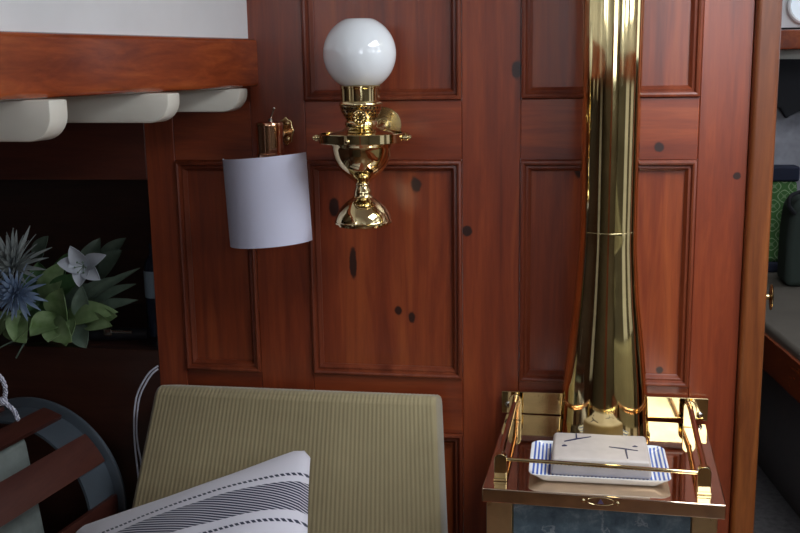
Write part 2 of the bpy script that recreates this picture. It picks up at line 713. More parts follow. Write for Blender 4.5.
struct('added_settee_right', bm, [M_stile, plain('sage_settee', (.36, .34, .24, 1), .9)])  # unseen settee added to give light bands in the flue's reflection

# settee base and left locker
HC_Z = .6791
bm = B()
box(bm, -.80, -.16, -1.0, -.001, 0, .36, .01)
struct('trim_4', bm, M_stile)
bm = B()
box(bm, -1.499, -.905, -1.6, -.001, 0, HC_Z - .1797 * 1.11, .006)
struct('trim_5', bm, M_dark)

# ------------------------------------------------------------------ flue
AXX, AXY = .0640, -.102
flue = thing('flue_pipe', 'tall polished brass flue pipe flaring towards its foot on the stove', 'flue pipe', (AXX, AXY, .857))
lo = [(.0762, .8574), (.0762, .8605), (.0742, .8620), (.0740, .866), (.0733, .875), (.0718, .90), (.0685, .953), (.0640, 1.00), (.0588, 1.05), (.0543, 1.09), (.0517, 1.13), (.0500, 1.17), (.0490, 1.20), (.0487, 1.2284), (.04865, 1.2288), (.0485, 1.2290)]
lo = [(r * (1.075 if z < 1.1 else 1.075 - .055 * min(1, (z - 1.1) / .1)), z) for r, z in lo]
bm = B()


def cr(prof, n=5):
    pts = smooth_path([(r, 0, z) for r, z in prof], n)
    return [(p.x, p.z) for p in pts]


lathe(bm, lo[:3] + cr(lo[3:-2]) + lo[-2:], (AXX, AXY, 0), seg=128)
obj('flared_section', bm, M_flue, flue, sharp=50)
bm = B()
lathe(bm, [(.0494, 1.227), (.0494, 1.30), (.0496, 1.45), (.0503, 1.6), (.0503, ZT - .001)], (AXX, AXY, 0), seg=128)
obj('straight_section', bm, M_flue, flue, sharp=50)

# ------------------------------------------------------------------ stove
ST = thing('heating_stove', 'brass cabin stove with blue-grey marble front and galleried top against panelled bulkhead', 'stove', (.06, -.15, 0))
x0, x1, yf, zt = -.1235, .2445, -.3790, .857
rotS = Matrix.Translation((.055, -.20, 0)) @ Matrix.Rotation(R(-2.4), 4, 'Z') @ Matrix.Translation((-.055, .20, 0))
bm = B()
box(bm, x0, x1, yf, -.0215, zt - .0235, zt, .0020, 3, M=rotS)
top = obj('top_plate', bm, M_top, ST)


def onlip(px, py, out=0.0):
    """point on the front face of the lip"""
    n = rotS.to_3x3() @ Vector((0, -1, 0))
    o = rotS @ Vector((0, yf, 0))
    r = ray(px, py)
    return CAM + r * ((o - CAM).dot(n) / r.dot(n)) + n * out, n


for px in (583.5, 617.5):
    bm = B()
    q, n = onlip(px, 500.6 + (px - 583.5) * .085, -.0005)
    lathe(bm, [(.0034, 0), (.0032, .0014), (.002, .0026), (0, .0031)], q, n, 16)
    obj('rivet', bm, M_brass, top)
bc, n = onlip(600.5, 501.5)
rx = rotS.to_3x3() @ Vector((1, 0, 0))
bm = B()
tube(bm, [bc + rx * .021 * math.cos(2 * math.pi * i / 40) + Vector((0, 0, .0062 * math.sin(2 * math.pi * i / 40))) for i in range(40)], .0005, 6, closed=True)
obj('badge_outline', bm, M_brass, top)
bm = B()
prism(bm, [bc + n * .0004 + rx * -.005 + Vector((0, 0, -.004)), bc + n * .0004 + rx * .005 + Vector((0, 0, -.004)), bc + n * .0004 + Vector((0, 0, .0045))], -n * .002)
obj('badge_mark', bm, plain('badge_enamel', (.10, .07, .13, 1), .4), top)
# body
bm = B()
bx0, bx1, byf = x0 + .006, x1 - .010, yf + .010
tx0, tx1 = -.0765, .1965
ztop = zt - .0236
box(bm, bx0, tx0, byf, -.03, .10, ztop, .002, 2, M=rotS)
box(bm, tx1, bx1, byf, -.03, .10, ztop, .002, 2, M=rotS)
box(bm, tx0, tx1, byf + .012, -.03, .10, ztop, 0, 1, M=rotS)
box(bm, tx0, tx1, byf, -.03, .10, .16, .002, 2, M=rotS)
obj('casing', bm, brass_mat('satin_casing_brass', (.84, .70, .40, 1), .32), ST)
bm = B()
box(bm, tx0 + .001, tx1 - .001, byf + .004, byf + .012, .161, ztop - .001, .001, 1, M=rotS)
obj('marble_front', bm, M_marble, ST)
for fx in (bx0 + .03, bx1 - .03):
    for fy in (byf + .04, -.07):
        bm = B()
        cyl(bm, rotS @ Vector((fx, fy, 0)), rotS @ Vector((fx, fy, .10)), .014, 16)
        obj('foot', bm, M_dull, ST)
# back plate
bm = B()
bpx0, bpx1 = -.1245, .2565
box(bm, bpx0, bpx1, -.0132, -.0080, .8575, .9005, .0010, 2)
bp = obj('back_plate', bm, M_plate, ST)
for px, py in ((508, 404.5), (699.5, 415)):
    q = at(px, py, -.0132)
    bm = B()
    lathe(bm, [(.0062, 0), (.0062, .0008), (.0050, .0024), (.0025, .0034), (0, .0036)], q, (0, -1, 0), 24)
    sc = obj('screw', bm, M_chrome, bp)
    bm = B()
    box(bm, -.005, .005, -.0004, .0004, -.0006, .0006, M=Matrix.Translation((q.x, q.y - .0036, q.z)) @ Matrix.Rotation(R(60), 4, 'Y'))
    obj('screw_slot', bm, M_darkslot, sc)


def capsule(bm, cx, y0, y1, z0, z1, r, bev=.001):
    """upright plate with a rounded head and a square foot"""
    poly = [(cx - r, y0, z0), (cx + r, y0, z0)]
    for q in range(13):
        a = R(180 * q / 12)
        poly.append((cx + r * math.cos(a), y0, z1 - r + r * math.sin(a)))
    prism(bm, poly, (0, y1 - y0, 0), bev=bev)


TABS = (-.0972, .2200)
POSTS = ((-.1042, -.3320), (.2085, -.3455))
post_o = []
for (cx, cy) in POSTS:
    w, dpt = .0102, .0075
    zh_ = zt + .0350
    poly = [(cx - w, cy - dpt, zt + .0002), (cx + w, cy - dpt, zt + .0002), (cx + w, cy - dpt, zh_)]
    for q in range(1, 12):
        a = R(180 * q / 12)
        poly.append((cx + w * math.cos(a), cy - dpt, zh_ + w * math.sin(a)))
    poly.append((cx - w, cy - dpt, zh_))
    bm = B()
    prism(bm, poly, (0, dpt * 2, 0), bev=.0015)
    po = obj('rail_post', bm, M_brass, ST)
    bm = B()
    box(bm, cx - w - .0006, cx + w + .0006, cy - dpt - .0025, cy + dpt + .002, zt + .0001, zt + .0055, .001)
    obj('post_foot', bm, M_brass, po)
    post_o.append(po)
for i, tx in enumerate(TABS):
    bm = B()
    capsule(bm, tx, -.0500, -.0440, zt + .0003, .9065, .0118)
    tb = obj('rail_tab', bm, M_plate, ST)
    for zq in (.893, .866):
        bm = B()
        cyl(bm, (tx, -.0435, zq), (tx, -.0135, zq), .005, 16)
        obj('tab_spacer', bm, M_dull, tb)
    cx, cy = POSTS[i]
    bm = B()
    a, b = Vector((tx, -.0505, .8945)), Vector((cx, cy + .006, zt + .0405))
    dd = (b - a).normalized()
    cyl(bm, a - dd * .004, b + dd * .004, .0048, 18, .001)
    ball(bm, a - dd * .002, .0058)
    obj('side_rail', bm, M_copper, ST)
bm = B()
fa, fb = Vector((POSTS[0][0] + .009, POSTS[0][1], zt + .0345)), Vector((POSTS[1][0] - .009, POSTS[1][1], zt + .0330))
cyl(bm, fa, fb, .0033, 18)
obj('front_rail', bm, M_brass, ST)

# ------------------------------------------------------------------ striped dish and the bar on it
def dish_mat():
    t = NT('blue_striped_glaze')
    co = t.coord()
    sp = t.n('ShaderNodeSeparateXYZ')
    t.link(co, sp.inputs[0])
    x, y = sp.outputs[0], sp.outputs[1]
    s = t.math('SINE', t.math('MULTIPLY', x, 2 * math.pi / .0062))
    st = t.ramp(t.math('MULTIPLY_ADD', s, .5, .5), [(.42, (0, 0, 0, 1)), (.54, (1, 1, 1, 1))])
    st = t.math('MULTIPLY', st, t.math('LESS_THAN', t.math('ABSOLUTE', x), .1080))
    st = t.math('MULTIPLY', st, t.math('LESS_THAN', t.math('ABSOLUTE', t.math('SUBTRACT', y, .0)), .0725))
    sep = t.n('ShaderNodeNewGeometry')
    nrm = t.n('ShaderNodeSeparateXYZ')
    t.link(sep.outputs['Normal'], nrm.inputs[0])
    st = t.math('MULTIPLY', st, t.math('GREATER_THAN', nrm.outputs[2], .05))
    t.set(color=t.mix(st, (.80, .80, .82, 1), (.075, .14, .45, 1)), rough=.12)
    return t.m


dc = Vector((.0510, -.2650))
DA, DB = .1110, .0760
bm = B()


def rrect(a, b, r, n=6):
    out = []
    for cx, cy, s in ((a - r, b - r, 0), (-(a - r), b - r, 90), (-(a - r), -(b - r), 180), (a - r, -(b - r), 270)):
        for q in range(n + 1):
            an = R(s + 90 * q / n)
            out.append((cx + r * math.cos(an), cy + r * math.sin(an)))
    return out


rings = []
for ins, z, r in ((.040, .0000, .01), (.026, .0003, .012), (.018, .003, .014), (.008, .0125, .016), (.001, .0185, .016), (0, .0205, .016), (.0015, .0218, .016), (.004, .0205, .015), (.011, .0135, .014), (.021, .0065, .012), (.034, .0045, .01)):
    rings.append([bm.verts.new((dc.x + x, dc.y + y, zt + .0004 + z * .66)) for x, y in rrect(DA - ins, DB - ins * .40, r * (1 - .5 * min(1, ins / .03)))])
for a, b in zip(rings, rings[1:]):
    for i in range(len(a)):
        j = (i + 1) % len(a)
        bm.faces.new((a[i], a[j], b[j], b[i]))
bm.faces.new(rings[0][::-1])
bm.faces.new(rings[-1])
obj('striped_dish', bm, dish_mat(), label='white rectangular dish with blue stripes on the brass stove top', cat='dish', sharp=60, origin=Vector((dc.x, dc.y, zt + .0004)))

M_soap = plain('pale_ceramic', (.50, .44, .40, 1), .5, vary=.05, scale=30)
M_ink = plain('navy_ink', (.02, .022, .07, 1), .5)
zb, zh = zt + .0042, .0310
sb = thing('ceramic_block', 'pale rectangular block with dark blue strokes lying on the striped dish', 'block', (.0540, -.260, zb))
bm = B()
t = bmesh.new()
bmesh.ops.create_cube(t, size=1)
for v in t.verts:
    up = v.co.z > 0
    bk = v.co.y > 0
    hx = (.0765 if bk else .0775) + (0 if up else .002)
    v.co = Vector((.0540 + (hx if v.co.x > 0 else -hx), -.260 + (.057 if bk else -.057), zb + (zh if up else 0) + (.002 if up and bk else 0)))
bmesh.ops.bevel(t, geom=t.edges[:], offset=.006, segments=3, profile=.5, affect='EDGES')
bmesh.ops.subdivide_edges(t, edges=t.edges[:], cuts=2, use_grid_fill=True)
merge(bm, t)
for v in bm.verts:
    n = noise.noise(v.co * 45) * .0012
    v.co.z += n if v.co.z > zb + .02 else 0
obj('bar', bm, M_soap, sb, sharp=60)


def stroke(pts, w):
    """raised ink stroke across the top of the block"""
    bm = B()
    P_ = [atz(px, py, zb + zh + .0012) for px, py in pts]
    n = len(P_)
    L = []
    for i, p in enumerate(P_):
        dd = (P_[min(i + 1, n - 1)] - P_[max(i - 1, 0)])
        dd.z = 0
        dd.normalize()
        s = Vector((-dd.y, dd.x, 0)) * w[i] * 1.3
        L.append((p + s, p - s))
    poly = [a for a, _ in L] + [b for _, b in L[::-1]]
    prism(bm, [Vector((p.x, p.y, zb + zh - .0022 + .002 * (p.y + .317) / .114)) for p in poly], (0, 0, .0032))
    return bm


for pts, w in ((((564.5, 441.5), (577, 439.2), (591, 437.2)), (.0009, .0016, .0005)), (((576.2, 434.2), (576.6, 439.3)), (.0008, .0011)),
               (((562, 445.9), (564.5, 445.3), (567, 445.7)), (.0006, .0024, .0006)),
               (((609, 447.0), (622, 448.6), (638, 450.8)), (.0007, .0017, .0006)), (((625.5, 449.0), (627.6, 458.0)), (.0012, .0007)),
               (((632.5, 446.9), (635, 446.5), (637.6, 447.0)), (.0006, .0024, .0006))):
    obj('ink_stroke', stroke(pts, w), M_ink, sb)

# ------------------------------------------------------------------ gimbal oil lamp
LX, LY_ = -.3645, -.120
zz = lambda py: at(361, py, LY_).z
L_ = thing('gimbal_oil_lamp', 'brass gimballed oil lamp with round white glass globe on the bulkhead', 'lamp', (LX, LY_, 1.235))
c0 = (LX, LY_, 0)
gz, gr = 1.5345, .0632
bm = B()
pr = []
for i in range(31):
    a = R(-58 + (66.5 + 58) * i / 30)
    pr.append((gr * math.cos(a), gz + gr * math.sin(a)))
pr += [(gr * math.cos(R(66.5)) - .002, gz + gr * math.sin(R(66.5)) + .0005)]
for i in range(31):
    a = R(66 - (66 + 58) * i / 30)
    pr.append(((gr - .003) * math.cos(a), gz + (gr - .003) * math.sin(a)))
lathe(bm, pr, c0, seg=72, caps=False)
obj('globe', bm, M_opal, L_, label='white opal glass globe', sharp=60)
# burner collar (gallery that holds the globe)
zA = zz(85.5)
bm = B()
lathe(bm, [(.0310, zA - .004), (.0352, zA), (.0362, zA - .001), (.0362, zA - .0045), (.0350, zA - .0055), (.0350, zz(101)), (.0372, zz(102)), (.0385, zz(103.5)), (.0385, zz(105)), (.0368, zz(106.5)), (.030, zz(107))], c0, seg=64)
obj('globe_collar', bm, M_brass, L_)


def pierced():
    t = NT('pierced_brass')
    tc = t.n('ShaderNodeTexCoord')
    sp = t.n('ShaderNodeSeparateXYZ')
    t.link(tc.outputs['Object'], sp.inputs[0])
    an = t.math('ARCTAN2', sp.outputs[1], sp.outputs[0])
    u = t.math('MULTIPLY', an, 28 / (2 * math.pi))
    v = t.math('MULTIPLY', sp.outputs[2], 1 / .0062)
    row = t.math('FLOOR', v)
    u2 = t.math('ADD', u, t.math('MULTIPLY', row, .5))
    fu = t.math('SUBTRACT', t.math('FRACT', u2), .5)
    fv = t.math('SUBTRACT', t.math('FRACT', v), .5)
    dd = t.math('SQRT', t.math('ADD', t.math('MULTIPLY', fu, fu), t.math('MULTIPLY', fv, fv)))
    hole = t.math('LESS_THAN', dd, .30)
    t.set(color=t.mix(hole, (.72, .55, .26, 1), (.03, .02, .01, 1)), metal=t.math('SUBTRACT', 1.0, hole), rough=.2)
    return t.m


bm = B()
lathe(bm, [(.0365, zz(106.5)), (.0360, zz(109)), (.0335, zz(113)), (.029, zz(117)), (.0255, zz(120)), (.0245, zz(122))], c0, seg=64, caps=False)
obj('pierced_gallery', bm, pierced(), L_)
bm = B()
lathe(bm, [(.0245, zz(120.5)), (.0275, zz(121)), (.0290, zz(122.5)), (.0290, zz(125)), (.0272, zz(126)), (.0290, zz(127)), (.0318, zz(128.5)), (.037, zz(129.6)), (.047, zz(131)), (.056, zz(133)), (.0615, zz(136)), (.0625, zz(139)), (.058, zz(141))], c0, seg=64, caps=False)
obj('reservoir_top', bm, M_brass, L_)
# wick knob
kc = at(359.5, 117.5, LY_ - .048)
bm = B()
lathe(bm, [(0, -.003), (.0105, -.003), (.0125, -.002), (.0132, 0), (.0125, .0018), (.0112, .0024), (.0104, .0012), (.0060, .0012), (.0052, .0024), (.0030, .0024), (.0024, .0014), (0, .0014)], kc, (0, -1, 0), 36)
wk = obj('wick_knob', bm, M_brass, L_)
bm = B()
for i in range(10):
    a = 2 * math.pi * i / 10
    ball(bm, kc + Vector((.0082 * math.cos(a), -.0014, .0082 * math.sin(a))), .0021, seg=10)
obj('knob_beading', bm, M_brass, wk)
bm = B()
cyl(bm, kc + Vector((0, .002, 0)), kc + Vector((-.004, .032, -.001)), .003, 12)
obj('knob_spindle', bm, M_dull, wk)
# gimbal ring
zr0, zr1 = zz(143.5), zz(133.0)
zr0 += .002
bm = B()
rr = .0750
lathe(bm, [(rr - .003, zr0), (rr - .0006, zr0), (rr, zr0 + .0008), (rr, zr1 - .0008), (rr - .0006, zr1), (rr - .003, zr1), (rr - .003, zr0)], c0, seg=80, caps=False)
gring = obj('gimbal_ring', bm, M_brass, L_)
zm = (zr0 + zr1) / 2
for sx in (-1, 1):
    bm = B()
    lathe(bm, [(.004, -.004), (.004, .002), (.0062, .003), (.0066, .006), (.0055, .0085), (.004, .0092), (.0045, .010), (.0045, .012), (.003, .0135), (0, .0138)], (LX + sx * rr, LY_, zm), (sx, 0, 0), 24)
    obj('pivot_knob', bm, M_brass, gring)
bm = B()
an = R(-100)
pc = Vector((LX + rr * math.cos(an) + .004, LY_ + rr * math.sin(an), zm - .002))
lathe(bm, [(.0046, -.003), (.0046, .001), (.0038, .0028), (.002, .0038), (0, .004)], pc, (math.cos(an), math.sin(an), 0), 20)
obj('pivot_knob', bm, M_brass, gring)
# bowl and base
bm = B()
pr = [(.0575, zz(142)), (.0560, zz(144)), (.0535, zz(147)), (.0520, zz(152)), (.0490, zz(159)), (.0430, zz(166)), (.0345, zz(172)), (.0250, zz(177)), (.0175, zz(180)), (.0140, zz(182.2)), (.0128, zz(183.5))]
lathe(bm, [(0, zz(141.8))] + cr(pr, 4) + [(0, zz(183.6))], c0, seg=72)
obj('oil_bowl', bm, M_brass, L_, sharp=50)
zB = zz(228)
bm = B()
pr = [(.0128, zz(183)), (.0138, zz(184.2)), (.0125, zz(185.5)), (.0138, zz(188)), (.0155, zz(191.5)), (.0160, zz(194.5)), (.0180, zz(197)), (.0245, zz(199.5)), (.0320, zz(203)), (.0395, zz(207.5)), (.0452, zz(212)), (.0488, zz(217)), (.0505, zz(220.5))]
lathe(bm, cr(pr, 4) + [(.0518, zz(221)), (.0518, zz(222.5)), (.0478, zz(222.8)), (.0468, zz(225)), (0, zz(225.2))], c0, seg=72)
obj('base', bm, M_brass, L_, sharp=50)
# yoke and wall plate
pcx = at(384, 125, 0)
bm = B()
lathe(bm, [(.0335, 0.0015), (.0335, .0040), (.0322, .0055), (.0135, .0062), (.0110, .009), (.0105, .02), (.0105, .024), (0, .0245)], (pcx.x, -.0000, pcx.z), (0, -1, 0), 48)
wp = obj('wall_plate', bm, brass_mat('satin_brass', (.80, .68, .40, 1), .24), L_)
for a in (50, 170, 290):
    bm = B()
    q = Vector((pcx.x + .0265 * math.cos(R(a)), -.0057, pcx.z + .0265 * math.sin(R(a))))
    lathe(bm, [(.0042, 0), (.004, .0010), (.002, .0016), (0, .0017)], q, (0, -1, 0), 14)
    obj('screw', bm, M_dull, wp)
bm = B()
ry = rr + .0085
pts = []
for i in range(25):
    a = R(180 * i / 24)
    pts.append((LX + ry * math.cos(a), LY_ + .92 * ry * math.sin(a), zm + .006 * math.sin(a)))
tube(bm, pts, .0048, 12)
tube(bm, smooth_path([(pcx.x, -.022, pcx.z), (pcx.x + .003, -.033, pcx.z - .002), (LX + .012, LY_ + .92 * ry - .004, zm + .008)], 6), .0075, 14)
obj('yoke', bm, M_brass, L_)

# ------------------------------------------------------------------ reading lamp with half shade
SX, SY = -.5395, -.080
RL = thing('reading_lamp', 'small copper berth lamp with white curved half shade, left of the oil lamp', 'lamp', (SX, 0, 1.19))
tc_, bc_ = at(265.5, 155.0, -.085), at(272.5, 242.0, -.085)
bm = B()
rs = .0790
import itertools
nA, nZ = 40, 10
tilt_t, tilt_b = (.0015, -.0015)


def shade_pt(a, hz, r, dz=0):
    cx = bc_.x + (tc_.x - bc_.x) * hz
    x = r * math.cos(a)
    zc = bc_.z + (tc_.z - bc_.z) * hz + x * .075 + dz
    return Vector((cx + x, -.085 + .86 * r * math.sin(a), zc))


def sheet(r0):
    return [[bm.verts.new(shade_pt(R(186 + 168 * i / nA), j / nZ, r0)) for j in range(nZ + 1)] for i in range(nA + 1)]


so, si = sheet(rs), sheet(rs - .0012)
for i in range(nA):
    for j in range(nZ):
        bm.faces.new((so[i][j], so[i + 1][j], so[i + 1][j + 1], so[i][j + 1]))
        bm.faces.new((si[i][j], si[i][j + 1], si[i + 1][j + 1], si[i + 1][j]))
    for j in (0, nZ):
        bm.faces.new((so[i][j], so[i + 1][j], si[i + 1][j], si[i][j]))
for i in (0, nA):
    for j in range(nZ):
        bm.faces.new((so[i][j], so[i][j + 1], si[i][j + 1], si[i][j]))
obj('lamp_shade', bm, M_linen, RL, label='white curved half shade', sharp=60)
lc = at(270, 140, -.062)
ztp = at(271.5, 121.5, -.062).z
zbt = at(271.5, 157, -.062).z
bm = B()
lathe(bm, [(0, ztp + .001), (.020, ztp), (.0243, ztp - .002), (.0255, ztp - .0055), (.0255, ztp - .0085), (.0247, ztp - .010), (.0243, zbt + .008), (.0262, zbt + .006), (.0262, zbt + .001), (.0250, zbt), (.0250, zbt - .05), (.015, zbt - .055), (0, zbt - .055)], (lc.x, -.062, 0), seg=48)
bod = obj('lamp_body', bm, M_copper, RL, label='copper and brass cylinder body')
bm = B()
sw0 = Vector((lc.x + .003, -.062, ztp))
cyl(bm, sw0, sw0 + Vector((0, 0, .005)), .0048, 16)
cyl(bm, sw0 + Vector((0, 0, .004)), sw0 + Vector((.0075, -.002, .0235)), .0017, 10)
ball(bm, sw0 + Vector((.0077, -.002, .024)), .0028, seg=12)
obj('switch', bm, M_chrome, RL, label='small nickel toggle switch')
pc2 = at(287, 131, 0)
bm = B()
poly = []
for q in range(40):
    a = 2 * math.pi * q / 40
    k_ = 1 + .07 * math.cos(8 * a)
    poly.append((pc2.x + .0145 * k_ * math.cos(a), -.001, pc2.z + .026 * k_ * math.sin(a)))
prism(bm, poly, (0, -.006, 0), bev=.002)
for dz in (-.014, .014):
    ball(bm, (pc2.x + .003, -.0075, pc2.z + dz), .0046, sy=.6, seg=14)
lpl = obj('wall_plate', bm, M_dull, RL, label='ornate wall plate')
bm = B()
tube(bm, smooth_path([(pc2.x, -.006, pc2.z - .002), (pc2.x - .003, -.028, pc2.z - .003), (lc.x + .02, -.052, pc2.z - .003)], 6), .0055, 12)
obj('bracket_arm', bm, M_copper, RL)
for s_ in (-1, 1):
    bm = B()
    tube(bm, smooth_path([(lc.x + s_ * .020, -.066, zbt - .030), (lc.x + s_ * .05, -.072, zbt - .03), (tc_.x + s_ * .078, -.093, zbt - .032)], 5), .0016, 8)
    obj('shade_clip', bm, M_chrome, RL)

# ------------------------------------------------------------------ corduroy cushion
ca, cb = at(157, 387, -.125), at(437, 389.5, -.125)
ztc = .9235
zbc = .40
wt0, wt1 = ca.x - .003, cb.x - .003
lean = .30


def cush(s, h, back):
    """s across, h up the cushion 0..1; back = front 0 / rear 1"""
    z = zbc + (ztc - zbc) * h
    xl_, xr_ = wt0 - .085 * (1 - h), wt1 + .040 * (1 - h)
    y = -.125 - lean * (ztc - z)
    return Vector((xl_ + (xr_ - xl_) * s, y + back * .100, z - back * .030))


bm = B()
cen = cush(.5, .5, .5)
RIBS = 71
NUc = RIBS * 6
# cross-section path front-bottom -> over the top -> rear bottom, swept across with closed sides
path = []
for q in range(30):
    path.append((q / 29 * .965, 0.0))
for q in range(1, 9):
    a = R(90 * q / 8)
    path.append((.965 + .035 * math.sin(a), .17 * (1 - math.cos(a))))
for q in range(1, 9):
    a = R(90 * q / 8)
    path.append((.965 + .035 * math.cos(a), .83 + .17 * math.sin(a)))
for q in range(1, 12):
    path.append((.965 * (1 - q / 11), 1.0))
rows = []
for i in range(NUc + 1):
    s = i / NUc
    ph = math.cos(2 * math.pi * s * RIBS)
    row = []
    es = min(s, 1 - s) * .55
    rd = .010
    inset = 0
    if es < rd:
        inset = 1 - math.sqrt(max(0, 1 - ((rd - es) / rd) ** 2))
    for (h, bk) in path:
        p = cush(s, h, bk)
        q = cush(s, min(h, .93), .5)
        n = (p - q)
        n.normalize() if n.length > 1e-6 else None
        hump = .010 * (1 - (2 * bk - 1) ** 2 * 0) * (math.sin(math.pi * min(1, max(0, s))) ** .5) * math.sin(math.pi * min(1, h * .97)) ** .5 if bk < .01 else 0
        p = p - n * (inset * rd) + n * (.00045 * ph + 0) + Vector((0, -hump, 0))
        row.append(bm.verts.new(p))
    rows.append(row)
for a, b in zip(rows, rows[1:]):
    for j in range(len(path) - 1):
        bm.faces.new((a[j], b[j], b[j + 1], a[j + 1]))
    bm.faces.new((a[-1], b[-1], b[0], a[0]))
for ri, sgn in ((0, -1), (NUc, 1)):
    rg = rows[ri]
    m = len(rg)
    # ribbed side face: rows of quads between the front and rear of the loop
    half = m // 2
    bm.faces.new(rg if sgn > 0 else rg[::-1])
obj('back_cushion', bm, M_cord, label='olive corduroy back cushion leaning against the panelled bulkhead', cat='cushion', sharp=70)

# ------------------------------------------------------------------ striped pillow
A_ = at(312, 444, -.26)
Bp = at(74, 528, -.31)
u = (Bp - A_)
SL = u.length
u.normalize()
best = None
r1 = u.cross(Vector((0, 0, 1))).normalized()
r2 = u.cross(r1)
for i in range(720):
    a = R(i / 2)
    v = math.cos(a) * r1 + math.sin(a) * r2
    p = A_ + v * .2 - CAM
    pxx = 400 + FPX * p.dot(RT) / p.dot(FW)
    pyy = 266.5 - FPX * p.dot(UP) / p.dot(FW)
    if pyy > 490:
        e = abs(pxx - 312)
        if best is None or e < best[0]:
            best = (e, v)
vv = best[1]
nn = u.cross(vv).normalized()
if nn.dot(CAM - A_) < 0:
    nn = -nn
SLv = SL


def pillow_mat():
    t = NT('striped_cotton')
    at_ = t.n('ShaderNodeUVMap')
    sp = t.n('ShaderNodeSeparateXYZ')
    t.link(at_.outputs[0], sp.inputs[0])
    x, y = sp.outputs[0], sp.outputs[1]          # metres along the top edge, metres down
    def band(a, b, soft=.0006):
        m1 = t.n('ShaderNodeMapRange')
        t.link(y, m1.inputs[0])
        m1.inputs[1].default_value, m1.inputs[2].default_value = a - soft, a + soft
        m2 = t.n('ShaderNodeMapRange')
        t.link(y, m2.inputs[0])
        m2.inputs[1].default_value, m2.inputs[2].default_value = b - soft, b + soft
        return t.math('SUBTRACT', m1.outputs[0], m2.outputs[0])
    tw = t.math('SINE', t.math('ADD', t.math('MULTIPLY', x, 2 * math.pi / .0125), t.math('MULTIPLY', y, 2 * math.pi / .0064)))
    hatch = t.ramp(t.math('MULTIPLY_ADD', tw, .5, .5), [(.10, (0, 0, 0, 1)), (.34, (1, 1, 1, 1))])
    dt = t.math('SINE', t.math('ADD', t.math('MULTIPLY', x, 2 * math.pi / .0088), t.math('MULTIPLY', y, 2 * math.pi / .014)))
    dash = t.ramp(t.math('MULTIPLY_ADD', dt, .5, .5), [(.18, (0, 0, 0, 1)), (.35, (1, 1, 1, 1))])
    tot = None
    o1 = .080
    for (a, b, pat) in ((o1, o1 + .0072, dash), (o1 + .0225, o1 + .092, hatch), (o1 + .112, o1 + .119, dash), (.30, .306, dash), (.322, .388, hatch), (.404, .410, dash)):
        q = t.math('MULTIPLY', band(a, b), pat)
        tot = q if tot is None else t.math('MAXIMUM', tot, q)
    nz = t.noise(t.coord(), 700, 2)
    fl = t.noise(t.coord(), 60, 2)
    speck = t.ramp(fl, [(.74, (0, 0, 0, 1)), (.78, (1, 1, 1, 1))])
    wht = t.mix(t.math('MULTIPLY', speck, .3), (.62, .60, .66, 1), (.30, .26, .32, 1))
    t.set(color=t.mix(tot, wht, (.016, .02, .048, 1)), rough=.9, sheen=.2)
    t.bump(nz, .3, .0008)
    return t.m


bm = B()
N = 48
TH = .062
uvl = bm.loops.layers.uv.new('UVMap')
front, rear = [], []


def pil(a, b, s):
    # slightly concave edges, plump middle
    ea, eb = 2 * a - 1, 2 * b - 1
    x = a + .018 * (-ea) * (1 - eb * eb) * .8
    y = b + .050 * (-eb) * (1 - ea * ea) * .8
    # rounded corner tip
    cc = max(0, abs(ea) + abs(eb) - 1.84) * .36
    x -= math.copysign(cc * .5, ea)
    y -= math.copysign(cc * .5, eb)
    prof = (max(0, 1 - abs(ea) ** 2.4) ** .62) * (max(0, 1 - abs(eb) ** 2.4) ** .62)
    wr = noise.noise(Vector((a * 5, b * 5, s * 3))) * .006 * prof
    return A_ + u * (x * SL) + vv * (y * SLv) + nn * (s * (TH * prof + .0025) + wr)


vf = [[bm.verts.new(pil(i / N, j / N, 1)) for j in range(N + 1)] for i in range(N + 1)]
vb = [[(vf[i][j] if i in (0, N) or j in (0, N) else bm.verts.new(pil(i / N, j / N, -1))) for j in range(N + 1)] for i in range(N + 1)]
for vs in (vf, vb):
    for i in range(N):
        for j in range(N):
            f = bm.faces.new((vs[i][j], vs[i + 1][j], vs[i + 1][j + 1], vs[i][j + 1]))
            for lp, (ii, jj) in zip(f.loops, ((i, j), (i + 1, j), (i + 1, j + 1), (i, j + 1))):
                lp[uvl].uv = (ii / N * SL, jj / N * SLv)
obj('striped_pillow', bm, pillow_mat(), label='white pillow with navy woven stripes propped before the corduroy cushion', cat='pillow', sharp=80)

# ------------------------------------------------------------------ slatted hoop pot at lower left
KS = 1.11
HC = Vector((-1.0545, -.1295, .6791))
axd = Vector((math.sin(R(8)), math.cos(R(8)), 0))      # pointing away towards the bulkhead
sdx = Vector((axd.y, -axd.x, 0))
PT = thing('slatted_pot', 'half-seen wooden slatted pot with grey curved end hoop, low on the left', 'pot', (HC.x, HC.y, .48))


def ppt(a, r, l):
    return HC + (sdx * math.cos(a) + Vector((0, 0, 1)) * math.sin(a)) * r * KS + axd * l * KS


bm = B()
prof = [(.158, -.050), (.163, -.050), (.163, -.004), (.163, .022), (.1765, .024), (.1795, .026), (.1795, .031), (.1765, .033), (.158, .033)]
n = 96
rg = [[bm.verts.new(ppt(2 * math.pi * i / n, r, l)) for r, l in prof] for i in range(n)]
for i in range(n):
    a, b = rg[i], rg[(i + 1) % n]
    for j in range(len(prof)):
        jj = (j + 1) % len(prof)
        bm.faces.new((a[j], a[jj], b[jj], b[j]))
obj('end_hoop', bm, M_steel, PT, label='blue-grey curved end hoop')
bm = B()
rg = [[bm.verts.new(ppt(2 * math.pi * i / n, r, l - .53)) for r, l in ((.158, -.02), (.163, -.02), (.163, .03), (.158, .03))] for i in range(n)]
for i in range(n):
    a, b = rg[i], rg[(i + 1) % n]
    for j in range(4):
        bm.faces.new((a[j], a[(j + 1) % 4], b[(j + 1) % 4], b[j]))
obj('near_hoop', bm, M_steel, PT)


